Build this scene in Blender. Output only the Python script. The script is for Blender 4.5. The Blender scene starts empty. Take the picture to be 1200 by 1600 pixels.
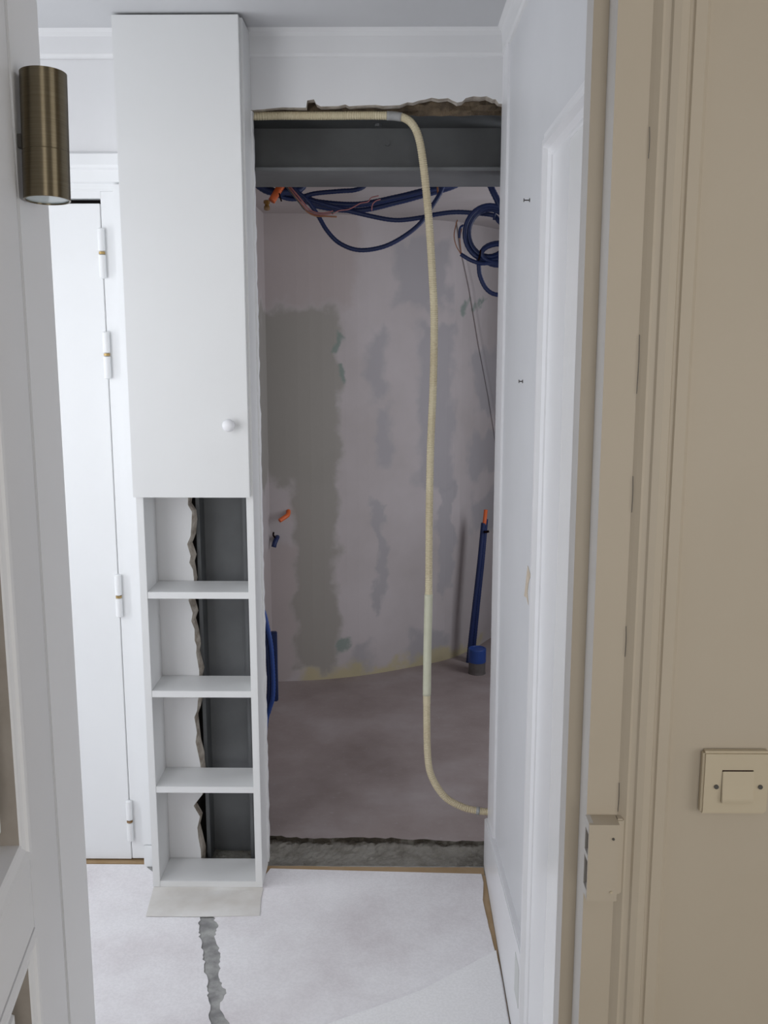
import bpy, bmesh, math, random
from mathutils import Vector, Matrix
random.seed(7)
R = math.radians
scene = bpy.context.scene
col = scene.collection

# ------------------------------------------------------------------ camera
cam_d = bpy.data.cameras.new('camera')
cam = bpy.data.objects.new('camera', cam_d)
col.objects.link(cam)
cam.location = (0, 0, 1.6)
cam.rotation_euler = (R(90 - 10.17), 0, R(0.56))
cam_d.sensor_fit = 'HORIZONTAL'
cam_d.sensor_width = 36.0
cam_d.lens = 36.0 * 1545.0 / 1200.0
cam_d.clip_start = 0.02
scene.camera = cam

# ------------------------------------------------------------------ world, window daylight and added fills, exposure
world = bpy.data.worlds.new('world')
scene.world = world
world.use_nodes = True
world.node_tree.nodes['Background'].inputs[0].default_value = (0.75, 0.85, 1.0, 1)
world.node_tree.nodes['Background'].inputs[1].default_value = 0.3


def area(name, loc, rot, sx, sy, watt, colr):
    d = bpy.data.lights.new(name, 'AREA')
    d.shape = 'RECTANGLE'
    d.size, d.size_y, d.energy, d.color = sx, sy, watt, colr
    o = bpy.data.objects.new(name, d)
    o.location, o.rotation_euler = loc, rot
    col.objects.link(o)
    return o


# passage window at its left end, the room's window behind the camera, plus three added fills
area('daylight_passage_window', (-2.26, 2.02, 1.30), (R(90), 0, R(-90)), 1.15, 1.45, 19.0, (0.94, 0.965, 1.0))
area('daylight_passage_side_window', (-1.35, 1.262, 1.52), (R(90), 0, 0), 0.72, 1.15, 10.0, (0.94, 0.965, 1.0))  # added fill for the door and cabinet fronts, set in the inner wall
area('daylight_room_window', (0.25, -2.72, 1.45), (R(90), 0, 0), 1.6, 1.5, 44.0, (1.0, 0.97, 0.92))
area('daylight_room_side_window', (3.04, -0.9, 1.45), (R(90), 0, R(90)), 1.7, 1.5, 34.0, (1.0, 0.98, 0.94))  # added to brighten the open door leaf from the right
area('daylight_bathroom_window', (1.45, 3.60, 1.30), (R(90), 0, R(90)), 0.92, 1.32, 15.5, (0.93, 0.95, 1.0))  # added fill for the dim bathroom, out of view

vs = scene.view_settings
vs.view_transform = 'Standard'
vs.look = 'None'
vs.exposure = 0.0
vs.gamma = 1.0
vs.use_curve_mapping = False

# ------------------------------------------------------------------ materials
MATS = {}


def nt_of(name):
    m = bpy.data.materials.new(name)
    m.use_nodes = True
    MATS[name] = m
    nt = m.node_tree
    return m, nt, nt.nodes['Principled BSDF']


def N(nt, kind, **kw):
    n = nt.nodes.new(kind)
    for k, v in kw.items():
        if k in n.inputs.keys():
            n.inputs[k].default_value = v
        else:
            setattr(n, k, v)
    return n


def noise(nt, vec, scale, detail=4, rough=0.55):
    n = N(nt, 'ShaderNodeTexNoise')
    n.inputs['Scale'].default_value = scale
    n.inputs['Detail'].default_value = detail
    n.inputs['Roughness'].default_value = rough
    nt.links.new(vec, n.inputs['Vector'])
    return n.outputs['Fac']


def pos(nt):
    return nt.nodes.new('ShaderNodeNewGeometry').outputs['Position']


def objco(nt):
    return nt.nodes.new('ShaderNodeTexCoord').outputs['Object']


def ramp(nt, fac, stops):
    r = nt.nodes.new('ShaderNodeValToRGB')
    e = r.color_ramp.elements
    while len(e) < len(stops):
        e.new(0.5)
    for el, (p, c) in zip(e, stops):
        el.position = p
        el.color = (*c, 1) if len(c) == 3 else c
    nt.links.new(fac, r.inputs['Fac'])
    return r.outputs['Color']


def mixc(nt, fac, a, b):
    m = nt.nodes.new('ShaderNodeMix')
    m.data_type = 'RGBA'
    for sock, v in ((m.inputs['Factor'], fac), (m.inputs['A'], a), (m.inputs['B'], b)):
        pass
    fi = m.inputs[0]
    ai, bi = m.inputs[6], m.inputs[7]
    for s, v in ((fi, fac), (ai, a), (bi, b)):
        if isinstance(v, bpy.types.NodeSocket):
            nt.links.new(v, s)
        elif isinstance(v, (int, float)):
            s.default_value = v
        else:
            s.default_value = (*v, 1)
    return m.outputs[2]


def mth(nt, op, a, b=None, clamp=False):
    m = nt.nodes.new('ShaderNodeMath')
    m.operation = op
    m.use_clamp = clamp
    for s, v in zip(m.inputs, (a, b)):
        if v is None:
            continue
        if isinstance(v, bpy.types.NodeSocket):
            nt.links.new(v, s)
        else:
            s.default_value = v
    return m.outputs[0]


def bump(nt, bsdf, h, strength, dist=0.01):
    b = nt.nodes.new('ShaderNodeBump')
    b.inputs['Strength'].default_value = strength
    b.inputs['Distance'].default_value = dist
    nt.links.new(h, b.inputs['Height'])
    nt.links.new(b.outputs['Normal'], bsdf.inputs['Normal'])


def paint(name, c, rough=0.5, var=0.04, scale=3.0, bscale=35, bstr=0.08, c2=None):
    m, nt, b = nt_of(name)
    p = pos(nt)
    f = noise(nt, p, scale)
    lo = c2 or tuple(max(0, x - var) for x in c)
    nt.links.new(ramp(nt, f, [(0.35, lo), (0.65, c)]), b.inputs['Base Color'])
    b.inputs['Roughness'].default_value = rough
    bump(nt, b, noise(nt, p, bscale), bstr, 0.004)
    return m


paint('white_wall', (0.735, 0.735, 0.745), 0.55, 0.03)
paint('wall_grey_white', (0.65, 0.655, 0.675), 0.5, 0.03)
paint('fresh_white', (0.90, 0.90, 0.905), 0.25, 0.01, bstr=0.03)
paint('white_gloss', (0.80, 0.80, 0.82), 0.32, 0.02, bstr=0.05)
paint('panel_gloss', (0.82, 0.82, 0.835), 0.3, 0.02, bstr=0.05)
paint('door_white', (0.83, 0.84, 0.85), 0.4, 0.02, bstr=0.05)
paint('groove_grime', (0.36, 0.325, 0.29), 0.8, 0.05, 20)  # shade in the door leaf's panel groove, put into the colour
paint('leaf_white', (0.77, 0.775, 0.80), 0.45, 0.02, bstr=0.08)
paint('cabinet_white', (0.735, 0.74, 0.74), 0.42, 0.012, bstr=0.02)
paint('ceiling_white', (0.60, 0.605, 0.62), 0.7, 0.02)
paint('beige_paint', (0.46, 0.40, 0.320), 0.5, 0.025, 2.0, 22, 0.12)
paint('beige_plastic', (0.52, 0.45, 0.335), 0.38, 0.01, bstr=0.0)
paint('room_wall', (0.60, 0.55, 0.46), 0.7, 0.02)
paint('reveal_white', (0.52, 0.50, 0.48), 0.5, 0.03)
paint('broken_plaster', (0.60, 0.55, 0.49), 0.9, 0.12, 40, 120, 0.6, c2=(0.34, 0.29, 0.24))
paint('mortar', (0.17, 0.125, 0.08), 0.95, 0.1, 45, 130, 0.9, c2=(0.085, 0.064, 0.045))
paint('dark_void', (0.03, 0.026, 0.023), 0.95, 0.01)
paint('cement', (0.42, 0.42, 0.41), 0.9, 0.1, 22, 80, 0.5, c2=(0.22, 0.22, 0.22))
paint('kraft', (0.42, 0.30, 0.18), 0.8, 0.05, 14, 50, 0.2)
paint('card_sheet', (0.76, 0.745, 0.72), 0.7, 0.1, 9, 40, 0.15, c2=(0.64, 0.61, 0.57))
paint('cream_conduit', (0.62, 0.55, 0.38), 0.5, 0.04, 8, 60, 0.05, c2=(0.54, 0.46, 0.31))
paint('cream_tape', (0.60, 0.60, 0.47), 0.55, 0.05, 20, 60, 0.1)
paint('grey_tape', (0.36, 0.36, 0.36), 0.5, 0.05, 30)
paint('blue_conduit', (0.006, 0.019, 0.090), 0.5, 0.002, 9, bstr=0.0)
paint('blue_cap', (0.024, 0.066, 0.27), 0.4, 0.01, 9, bstr=0.0)
paint('grey_pvc', (0.13, 0.12, 0.115), 0.6, 0.03, 20)
paint('orange_conduit', (0.72, 0.16, 0.055), 0.45, 0.05, 9, bstr=0.0)
paint('pink_wire', (0.45, 0.19, 0.20), 0.5, 0.05, 20, bstr=0)
paint('grey_wire', (0.10, 0.12, 0.13), 0.5, 0.02, 20, bstr=0)
paint('copper_wire', (0.35, 0.16, 0.09), 0.4, 0.05, 20, bstr=0)
paint('rust', (0.28, 0.18, 0.10), 0.8, 0.1, 60)
paint('dark_metal', (0.09, 0.085, 0.08), 0.45, 0.02)
paint('dark_slot', (0.012, 0.006, 0.006), 0.9, 0.003)
paint('paint_chip', (0.60, 0.52, 0.42), 0.8, 0.1, 40)
paint('filler_grey', (0.62, 0.63, 0.62), 0.8, 0.02)

MATS['dark_slot'].node_tree.nodes['Principled BSDF'].inputs['Specular IOR Level'].default_value = 0.0
# steel primer
m, nt, b = nt_of('steel_primer')
p = pos(nt)
nt.links.new(ramp(nt, noise(nt, p, 5, 6), [(0.3, (0.10, 0.105, 0.11)), (0.7, (0.145, 0.152, 0.158))]), b.inputs['Base Color'])
b.inputs['Roughness'].default_value = 0.48
bump(nt, b, noise(nt, p, 60), 0.1, 0.002)

# brushed brass lamp
m, nt, b = nt_of('brushed_brass')
mp = N(nt, 'ShaderNodeMapping')
mp.inputs['Scale'].default_value = (1, 1, 60)
nt.links.new(objco(nt), mp.inputs['Vector'])
f = noise(nt, mp.outputs[0], 14, 3)
nt.links.new(ramp(nt, f, [(0.3, (0.165, 0.138, 0.092)), (0.7, (0.20, 0.168, 0.115))]), b.inputs['Base Color'])
b.inputs['Metallic'].default_value = 1.0
b.inputs['Roughness'].default_value = 0.36
b.inputs['Anisotropic'].default_value = 0.92
b.inputs['Anisotropic Rotation'].default_value = 0.25
tg = N(nt, 'ShaderNodeTangent', direction_type='RADIAL', axis='Z')
nt.links.new(tg.outputs[0], b.inputs['Tangent'])
bump(nt, b, f, 0.02, 0.001)

m, nt, b = nt_of('brass_plain')
b.inputs['Base Color'].default_value = (0.45, 0.32, 0.14, 1)
b.inputs['Metallic'].default_value = 0.9
b.inputs['Roughness'].default_value = 0.4

m, nt, b = nt_of('frosted_glass')
b.inputs['Base Color'].default_value = (0.62, 0.72, 0.75, 1)
b.inputs['Roughness'].default_value = 0.15

# plastered plasterboard of the bathroom: grey-green board, filler bands and patches
m, nt, b = nt_of('plasterboard')
p = pos(nt)
dist = N(nt, 'ShaderNodeTexNoise')
dist.inputs['Scale'].default_value = 9
dist.inputs['Detail'].default_value = 5
nt.links.new(p, dist.inputs['Vector'])
vm = N(nt, 'ShaderNodeVectorMath', operation='MULTIPLY_ADD')
nt.links.new(dist.outputs['Color'], vm.inputs[0])
vm.inputs[1].default_value = (0.16, 0, 0.22)
off = N(nt, 'ShaderNodeVectorMath', operation='ADD')
nt.links.new(p, off.inputs[0])
off.inputs[1].default_value = (-0.08, 0, -0.11)
nt.links.new(off.outputs[0], vm.inputs[2])
sx = N(nt, 'ShaderNodeSeparateXYZ')
nt.links.new(vm.outputs[0], sx.inputs[0])
X, Z = sx.outputs[0], sx.outputs[2]


def box_mask(x0, x1, z0, z1, s=0.03):
    def edge(v, a, sgn):
        mr = N(nt, 'ShaderNodeMapRange', interpolation_type='SMOOTHSTEP')
        nt.links.new(v, mr.inputs[0])
        mr.inputs[1].default_value = a - sgn * s
        mr.inputs[2].default_value = a + sgn * s
        return mr.outputs[0]
    a = mth(nt, 'MULTIPLY', edge(X, x0, 1), edge(X, x1, -1))
    c = mth(nt, 'MULTIPLY', edge(Z, z0, 1), edge(Z, z1, -1))
    return mth(nt, 'MULTIPLY', a, c)


light, olive, bluish = (0.42, 0.385, 0.385), (0.31, 0.295, 0.27), (0.345, 0.335, 0.355)
c = ramp(nt, noise(nt, p, 2.2), [(0.35, (0.42, 0.385, 0.385)), (0.65, (0.49, 0.455, 0.465))])
for colr, boxes, amt in (
    (olive, [(-0.60, -0.245, 0.95, 1.72), (-0.455, -0.262, 0.05, 1.05)], 0.95),
    (bluish, [(-0.115, -0.035, 1.31, 1.62), (-0.085, -0.015, 1.0, 1.27), (-0.085, -0.04, 0.3, 0.83),
              (0.115, 0.28, 0.88, 1.66), (0.225, 0.285, 0.35, 0.9), (0.40, 0.60, 1.22, 1.52), (0.385, 0.60, 0.90, 1.10),
              (0.39, 0.60, 0.60, 0.80), (0.01, 0.26, 1.73, 2.02), (0.08, 0.24, 0.0, 0.17), (-0.19, -0.10, 0.0, 0.16)], 0.8),
    ((0.40, 0.345, 0.335), [(-0.60, -0.16, 1.74, 2.15), (-0.60, -0.455, 0.0, 0.66)], 0.6),
    ((0.17, 0.24, 0.21), [(-0.262, -0.228, 1.51, 1.60), (-0.258, -0.225, 1.37, 1.45), (0.33, 0.365, 1.70, 1.77),
                          (0.41, 0.46, 1.735, 1.76), (-0.262, -0.222, 0.13, 0.20)], 0.75),
    ((0.46, 0.40, 0.20), [(-0.42, 0.45, -0.15, 0.05)], 0.7),
):
    for bx_ in boxes:
        s = 0.012 if (bx_[1] - bx_[0]) < 0.07 else 0.025
        c = mixc(nt, mth(nt, 'MULTIPLY', box_mask(*bx_, s=s), amt), c, colr)
nt.links.new(c, b.inputs['Base Color'])
b.inputs['Roughness'].default_value = 0.85
bump(nt, b, noise(nt, p, 14), 0.15, 0.006)

# raw screed
m, nt, b = nt_of('screed')
p = pos(nt)
c1 = ramp(nt, noise(nt, p, 2.4, 6, 0.6), [(0.3, (0.24, 0.195, 0.185)), (0.5, (0.31, 0.26, 0.25)), (0.72, (0.39, 0.345, 0.345))])
spk = ramp(nt, noise(nt, p, 60, 3), [(0.62, (0, 0, 0)), (0.75, (1, 1, 1))])
nt.links.new(mixc(nt, mth(nt, 'MULTIPLY', spk, 0.35), c1, (0.42, 0.40, 0.39)), b.inputs['Base Color'])
b.inputs['Roughness'].default_value = 0.75
bump(nt, b, noise(nt, p, 30, 6), 0.25, 0.006)

m, nt, b = nt_of('dirty_concrete')
p = pos(nt)
dn = noise(nt, p, 20, 8, 0.7)
slab = ramp(nt, dn, [(0.3, (0.17, 0.155, 0.13)), (0.5, (0.27, 0.255, 0.225)), (0.75, (0.36, 0.345, 0.31))])
sy_ = N(nt, 'ShaderNodeSeparateXYZ')
nt.links.new(p, sy_.inputs[0])
far_dark = mth(nt, 'MULTIPLY_ADD', sy_.outputs[1], 9.0)
far_dark.node.inputs[2].default_value = -26.46
far_dark = mth(nt, 'ADD', far_dark, dn, True)
nt.links.new(mixc(nt, ramp(nt, far_dark, [(0.42, (0, 0, 0)), (0.62, (1, 1, 1))]), slab, (0.075, 0.062, 0.045)), b.inputs['Base Color'])  # darker brown towards the screed edge, broken up by noise
b.inputs['Roughness'].default_value = 0.95
bump(nt, b, noise(nt, p, 70, 8, 0.7), 0.8, 0.012)

# protective fleece
m, nt, b = nt_of('fleece')
p = pos(nt)
c1 = ramp(nt, noise(nt, p, 3.5, 7, 0.62), [(0.30, (0.74, 0.705, 0.725)), (0.5, (0.835, 0.815, 0.835)), (0.68, (0.89, 0.88, 0.90))])
fib = ramp(nt, noise(nt, p, 160, 3), [(0.4, (0.9, 0.9, 0.9)), (0.6, (1, 1, 1))])
mm = nt.nodes.new('ShaderNodeMix')
mm.data_type = 'RGBA'
mm.blend_type = 'MULTIPLY'
mm.inputs[0].default_value = 0.6
nt.links.new(c1, mm.inputs[6])
nt.links.new(fib, mm.inputs[7])
nt.links.new(mm.outputs[2], b.inputs['Base Color'])
b.inputs['Roughness'].default_value = 0.9
bump(nt, b, noise(nt, p, 10, 6), 0.35, 0.006)


m2 = MATS['fleece'].copy()
m2.name = 'fleece_clean'
MATS['fleece_clean'] = m2
for nd in m2.node_tree.nodes:
    if nd.type == 'VALTORGB' and len(nd.color_ramp.elements) == 3:
        for el, c_ in zip(nd.color_ramp.elements, ((0.87, 0.865, 0.875), (0.91, 0.905, 0.915), (0.93, 0.925, 0.935))):
            el.color = (*c_, 1)


# ------------------------------------------------------------------ mesh helpers
def add_box(bm, x0, x1, y0, y1, z0, z1, mi=0):
    vs_ = [bm.verts.new(v) for v in ((x0, y0, z0), (x1, y0, z0), (x1, y1, z0), (x0, y1, z0), (x0, y0, z1), (x1, y0, z1), (x1, y1, z1), (x0, y1, z1))]
    fs = []
    for q in ((0, 3, 2, 1), (4, 5, 6, 7), (0, 1, 5, 4), (1, 2, 6, 5), (2, 3, 7, 6), (3, 0, 4, 7)):
        fc = bm.faces.new([vs_[i] for i in q])
        fc.material_index = mi
        fs.append(fc)
    return fs


def finish(name, bm, mats, parent=None, smooth=False, bevel=0.0):
    if bevel:
        bmesh.ops.remove_doubles(bm, verts=bm.verts, dist=1e-6)
        bmesh.ops.bevel(bm, geom=bm.edges[:], offset=bevel, segments=2, affect='EDGES', clamp_overlap=True)
    bmesh.ops.recalc_face_normals(bm, faces=bm.faces)
    me = bpy.data.meshes.new(name)
    bm.to_mesh(me)
    bm.free()
    if isinstance(mats, str):
        mats = [mats]
    for k in mats:
        me.materials.append(MATS[k])
    if smooth:
        for q in me.polygons:
            q.use_smooth = True
    o = bpy.data.objects.new(name, me)
    col.objects.link(o)
    if parent:
        o.parent = parent
    return o


def boxo(name, x0, x1, y0, y1, z0, z1, mat, parent=None, bevel=0.0):
    bm = bmesh.new()
    add_box(bm, x0, x1, y0, y1, z0, z1)
    return finish(name, bm, mat, parent, bevel=bevel)


def tag(o, label, cat, group=None, kind=None):
    o['label'] = label
    o['category'] = cat
    if group:
        o['group'] = group
    if kind:
        o['kind'] = kind
    return o


def empty(name, loc=(0, 0, 0)):
    o = bpy.data.objects.new(name, None)
    o.location = loc
    o.empty_display_size = 0.05
    col.objects.link(o)
    return o


def keep(o, parent):
    """parent o without moving it (parents here are only translated or rotated empties set beforehand)"""
    o.parent = parent
    o.matrix_parent_inverse = parent.matrix_basis.inverted()
    return o


def prism_z(bm, pts, z0, z1):
    """extrude a plan outline (x, y) between two heights"""
    a = [bm.verts.new((x, y, z0)) for x, y in pts]
    c_ = [bm.verts.new((x, y, z1)) for x, y in pts]
    bm.faces.new(list(reversed(a)))
    bm.faces.new(c_)
    n = len(pts)
    for i in range(n):
        j = (i + 1) % n
        bm.faces.new((a[i], a[j], c_[j], c_[i]))


def prism_y(bm, pts, y0, y1, side_mi=0, jit=0.0):
    """extrude an elevation outline (x, z) between two depths"""
    a = [bm.verts.new((x, y0, z)) for x, z in pts]
    c_ = [bm.verts.new((x + random.uniform(-jit, jit), y1, z + random.uniform(-jit, jit))) for x, z in pts]
    f1 = bm.faces.new(a)
    bm.faces.new(list(reversed(c_)))
    n = len(pts)
    out = []
    for i in range(n):
        j = (i + 1) % n
        fc = bm.faces.new((a[j], a[i], c_[i], c_[j]))
        fc.material_index = side_mi
        out.append(fc)
    return out


def prism_x(bm, pts, x0, x1):
    a = [bm.verts.new((x0, y, z)) for y, z in pts]
    c_ = [bm.verts.new((x1, y, z)) for y, z in pts]
    bm.faces.new(a)
    bm.faces.new(list(reversed(c_)))
    n = len(pts)
    for i in range(n):
        j = (i + 1) % n
        bm.faces.new((a[j], a[i], c_[i], c_[j]))


def cyl(bm, p0, p1, r0, r1=None, n=20, mi=0):
    p0, p1 = Vector(p0), Vector(p1)
    r1 = r0 if r1 is None else r1
    d = (p1 - p0).normalized()
    u = d.orthogonal().normalized()
    w = d.cross(u)
    A = [bm.verts.new(p0 + (u * math.cos(2 * math.pi * i / n) + w * math.sin(2 * math.pi * i / n)) * r0) for i in range(n)]
    B = [bm.verts.new(p1 + (u * math.cos(2 * math.pi * i / n) + w * math.sin(2 * math.pi * i / n)) * r1) for i in range(n)]
    fs = [bm.faces.new(list(reversed(A))), bm.faces.new(B)]
    for i in range(n):
        j = (i + 1) % n
        fs.append(bm.faces.new((A[i], A[j], B[j], B[i])))
    for f_ in fs:
        f_.material_index = mi
    return fs


def lathe(bm, prof, origin, axis='Z', n=28):
    """prof: list of (radius, height)"""
    ox, oy, oz = origin
    rings = []
    for r_, h in prof:
        ring = []
        for i in range(n):
            a = 2 * math.pi * i / n
            ca, sa = r_ * math.cos(a), r_ * math.sin(a)
            v = {'Z': (ox + ca, oy + sa, oz + h), 'Y': (ox + ca, oy + h, oz + sa), 'X': (ox + h, oy + ca, oz + sa)}[axis]
            ring.append(bm.verts.new(v))
        rings.append(ring)
    for A, B in zip(rings[:-1], rings[1:]):
        for i in range(n):
            j = (i + 1) % n
            bm.faces.new((A[i], A[j], B[j], B[i]))
    bm.faces.new(list(reversed(rings[0])))
    bm.faces.new(rings[-1])


def catmull(pts, step):
    pts = [Vector(q) for q in pts]
    P = [pts[0] * 2 - pts[1]] + pts + [pts[-1] * 2 - pts[-2]]
    dense = []
    for i in range(1, len(P) - 2):
        a, b_, c_, d = P[i - 1], P[i], P[i + 1], P[i + 2]
        n = max(6, int((c_ - b_).length / step * 2))
        for k in range(n):
            t = k / n
            dense.append(0.5 * ((2 * b_) + (c_ - a) * t + (2 * a - 5 * b_ + 4 * c_ - d) * t * t + (3 * b_ - a - 3 * c_ + d) * t ** 3))
    dense.append(pts[-1])
    out, acc = [dense[0]], 0.0
    for a, b_ in zip(dense[:-1], dense[1:]):
        acc += (b_ - a).length
        if acc >= step:
            out.append(b_)
            acc = 0.0
    out.append(dense[-1])
    return out


def tube(bm, pts, r, step=0.006, n=10, rib=0.0, ribbed=None):
    """sweep a round section along a smooth path; rib = relative depth of the corrugation"""
    path = catmull(pts, step)
    t0 = (path[1] - path[0]).normalized()
    u = t0.orthogonal().normalized()
    rings = []
    for i, q in enumerate(path):
        t = (path[min(i + 1, len(path) - 1)] - path[max(i - 1, 0)]).normalized()
        u = (u - t * u.dot(t)).normalized()
        w = t.cross(u)
        rr = r
        if rib and (ribbed is None or ribbed(q)):
            rr = r * (1 - (rib if i % 2 else 0))
        rings.append([bm.verts.new(q + (u * math.cos(2 * math.pi * k / n) + w * math.sin(2 * math.pi * k / n)) * rr) for k in range(n)])
    for A, B in zip(rings[:-1], rings[1:]):
        for k in range(n):
            j = (k + 1) % n
            bm.faces.new((A[k], A[j], B[j], B[k]))
    bm.faces.new(list(reversed(rings[0])))
    bm.faces.new(rings[-1])


def tubeo(name, pts, r, mat, parent=None, **kw):
    bm = bmesh.new()
    tube(bm, pts, r, **kw)
    return finish(name, bm, mat, parent, smooth=True)


def ragged(p, q, n, amp):
    """points from p to q (excluded) with a random sideways wobble"""
    (x0, y0), (x1, y1) = p, q
    L = math.hypot(x1 - x0, y1 - y0) or 1
    nx, ny = -(y1 - y0) / L, (x1 - x0) / L
    out = []
    for i in range(n):
        t = i / n
        a = 0 if i == 0 else random.uniform(-amp, amp)
        out.append((x0 + (x1 - x0) * t + nx * a, y0 + (y1 - y0) * t + ny * a))
    return out


def ragged_line(pts, n, amp):
    out = []
    for p, q in zip(pts[:-1], pts[1:]):
        out += ragged(p, q, n, amp)
    return out + [pts[-1]]


YW = 2.785      # face of the passage's back wall
XR = 0.293      # face of the passage's right wall
ZC = 2.390      # passage ceiling

# ------------------------------------------------------------------ structure: passage and near room
o = boxo('floor', -3.0, 3.0, -2.8, YW, -0.10, 0.0, 'cement')
tag(o, 'grey cement floor under the white protective sheets', 'floor', kind='structure')

o = boxo('ceiling', -2.5, 0.6, 1.288, 2.95, ZC, ZC + 0.1, 'ceiling_white')
tag(o, 'white ceiling of the narrow passage', 'ceiling', kind='structure')
o = boxo('ceiling', -3.0, 3.0, -2.8, 1.288, 2.55, 2.65, 'ceiling_white')
tag(o, 'ceiling of the room the camera stands in', 'ceiling', kind='structure')

# wall_back: plaster with a jagged cut-out where the opening was broken through
jag_side = [(-0.587, 0.0), (-0.587, 0.048), (-0.593, 0.09), (-0.595, 0.124), (-0.586, 0.16), (-0.604, 0.195), (-0.592, 0.212), (-0.576, 0.232),
            (-0.574, 0.27), (-0.580, 0.336), (-0.584, 0.36), (-0.591, 0.40), (-0.586, 0.43), (-0.592, 0.478), (-0.583, 0.50), (-0.580, 0.53),
            (-0.572, 0.56), (-0.574, 0.60), (-0.573, 0.624), (-0.580, 0.677), (-0.578, 0.70), (-0.583, 0.716), (-0.582, 0.75), (-0.591, 0.775),
            (-0.586, 0.80), (-0.597, 0.838), (-0.588, 0.86), (-0.579, 0.90), (-0.581, 0.93), (-0.591, 0.950), (-0.586, 0.97), (-0.595, 1.005),
            (-0.584, 1.03), (-0.580, 1.07), (-0.578, 1.10), (-0.589, 1.12), (-0.587, 1.15), (-0.578, 1.25), (-0.59, 1.4), (-0.58, 1.6), (-0.59, 1.9), (-0.58, 2.187)]
jag_top = [(-0.50, 2.189), (-0.377, 2.190), (-0.30, 2.197), (-0.235, 2.196), (-0.232, 2.214), (-0.214, 2.217), (-0.208, 2.205), (-0.196, 2.199),
           (-0.15, 2.200), (-0.13, 2.204), (-0.12, 2.199), (-0.095, 2.201), (-0.05, 2.203), (-0.03, 2.200), (0.015, 2.202), (0.035, 2.209), (0.05, 2.208), (0.068, 2.214),
           (0.083, 2.216), (0.10, 2.2205), (0.118, 2.217), (0.143, 2.219), (0.155, 2.213), (0.168, 2.208), (0.182, 2.211), (0.19, 2.219), (0.211, 2.224),
           (0.23, 2.222), (0.245, 2.224), (0.262, 2.216), (0.27, 2.216), (0.278, 2.205), (XR + 0.02, 2.203)]
bm = bmesh.new()
outline = [(-0.703, 0.0)] + jag_side + jag_top + [(XR + 0.02, ZC), (-0.703, ZC)]
nj, nt_ = len(jag_side), len(jag_top)
back = [(-0.703, 0.0)] + [(x + random.uniform(0.003, 0.013), z + random.uniform(-0.004, 0.004)) for x, z in jag_side] + \
       [(x, z - random.uniform(0.0005, 0.005 if x > 0.04 else 0.002)) for x, z in jag_top] + [(XR + 0.02, ZC), (-0.703, ZC)]
fa = [bm.verts.new((x, YW, z)) for x, z in outline]
fb = [bm.verts.new((x, YW + 0.030 + random.uniform(-0.004, 0.004), z)) for x, z in back]
bm.faces.new(fa)
bm.faces.new(list(reversed(fb)))
for i in range(len(fa)):
    j = (i + 1) % len(fa)
    bm.faces.new((fa[j], fa[i], fb[i], fb[j])).material_index = 1
add_box(bm, -2.4, -0.703, YW + 0.002, YW + 0.12, 2.06, ZC)          # over the left door
add_box(bm, -2.4, -1.50, YW, YW + 0.12, 0, 2.06)
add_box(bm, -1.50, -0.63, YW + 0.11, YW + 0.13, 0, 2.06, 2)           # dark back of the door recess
wall_back = finish('wall_back', bm, ['white_wall', 'broken_plaster', 'dark_void'])
tag(wall_back, 'white plaster back wall of the passage with a jagged broken edge round the opening', 'wall', kind='structure')

# rough masonry above the beam and at the sides of the opening
bm = bmesh.new()
nx_, nz_ = 46, 9
grid = [[bm.verts.new((-0.60 + 0.93 * i / nx_, 2.835 + random.uniform(-0.007, 0.007), 2.185 + 0.12 * k / nz_)) for i in range(nx_ + 1)] for k in range(nz_ + 1)]
for k in range(nz_):
    for i in range(nx_):
        bm.faces.new((grid[k][i], grid[k][i + 1], grid[k + 1][i + 1], grid[k + 1][i]))
keep(finish('mortar_face', bm, 'mortar'), wall_back)
boxo('masonry', -0.70, 0.45, 2.85, 3.14, 2.20, ZC, 'mortar', wall_back)
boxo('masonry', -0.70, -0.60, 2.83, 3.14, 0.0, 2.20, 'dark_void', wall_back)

# ragged filler fringe where the cabinet side meets the opening
bm = bmesh.new()
fr = ragged_line([(-0.3775, 0.02), (-0.3765, 1.2), (-0.3772, 2.186)], 55, 0.0011)
prism_y(bm, [(-0.3825, 0.02)] + fr + [(-0.3825, 2.186)], 2.772, 2.800, jit=0.001)
keep(finish('filler_edge', bm, 'white_wall'), wall_back)

# wall_right with flat corner strip, sloped skirting and raised panel mouldings
wall_right = boxo('wall_right', XR, XR + 0.10, 1.288, YW + 0.002, 0, ZC, 'wall_grey_white')
tag(wall_right, 'white painted right wall of the passage with a moulded panel', 'wall', kind='structure')
bm = bmesh.new()
e1 = ragged_line([(2.792, 0.15), (2.794, 0.55), (2.790, 0.62), (2.796, 0.8), (2.792, 2.20), (2.793, 2.33)], 14, 0.0018)
pts = [(2.63, 0.15)] + e1 + [(2.66, 2.33)]
prism_x(bm, pts, XR - 0.006, XR + 0.09)
keep(finish('corner_strip', bm, 'white_gloss'), wall_right)


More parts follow.
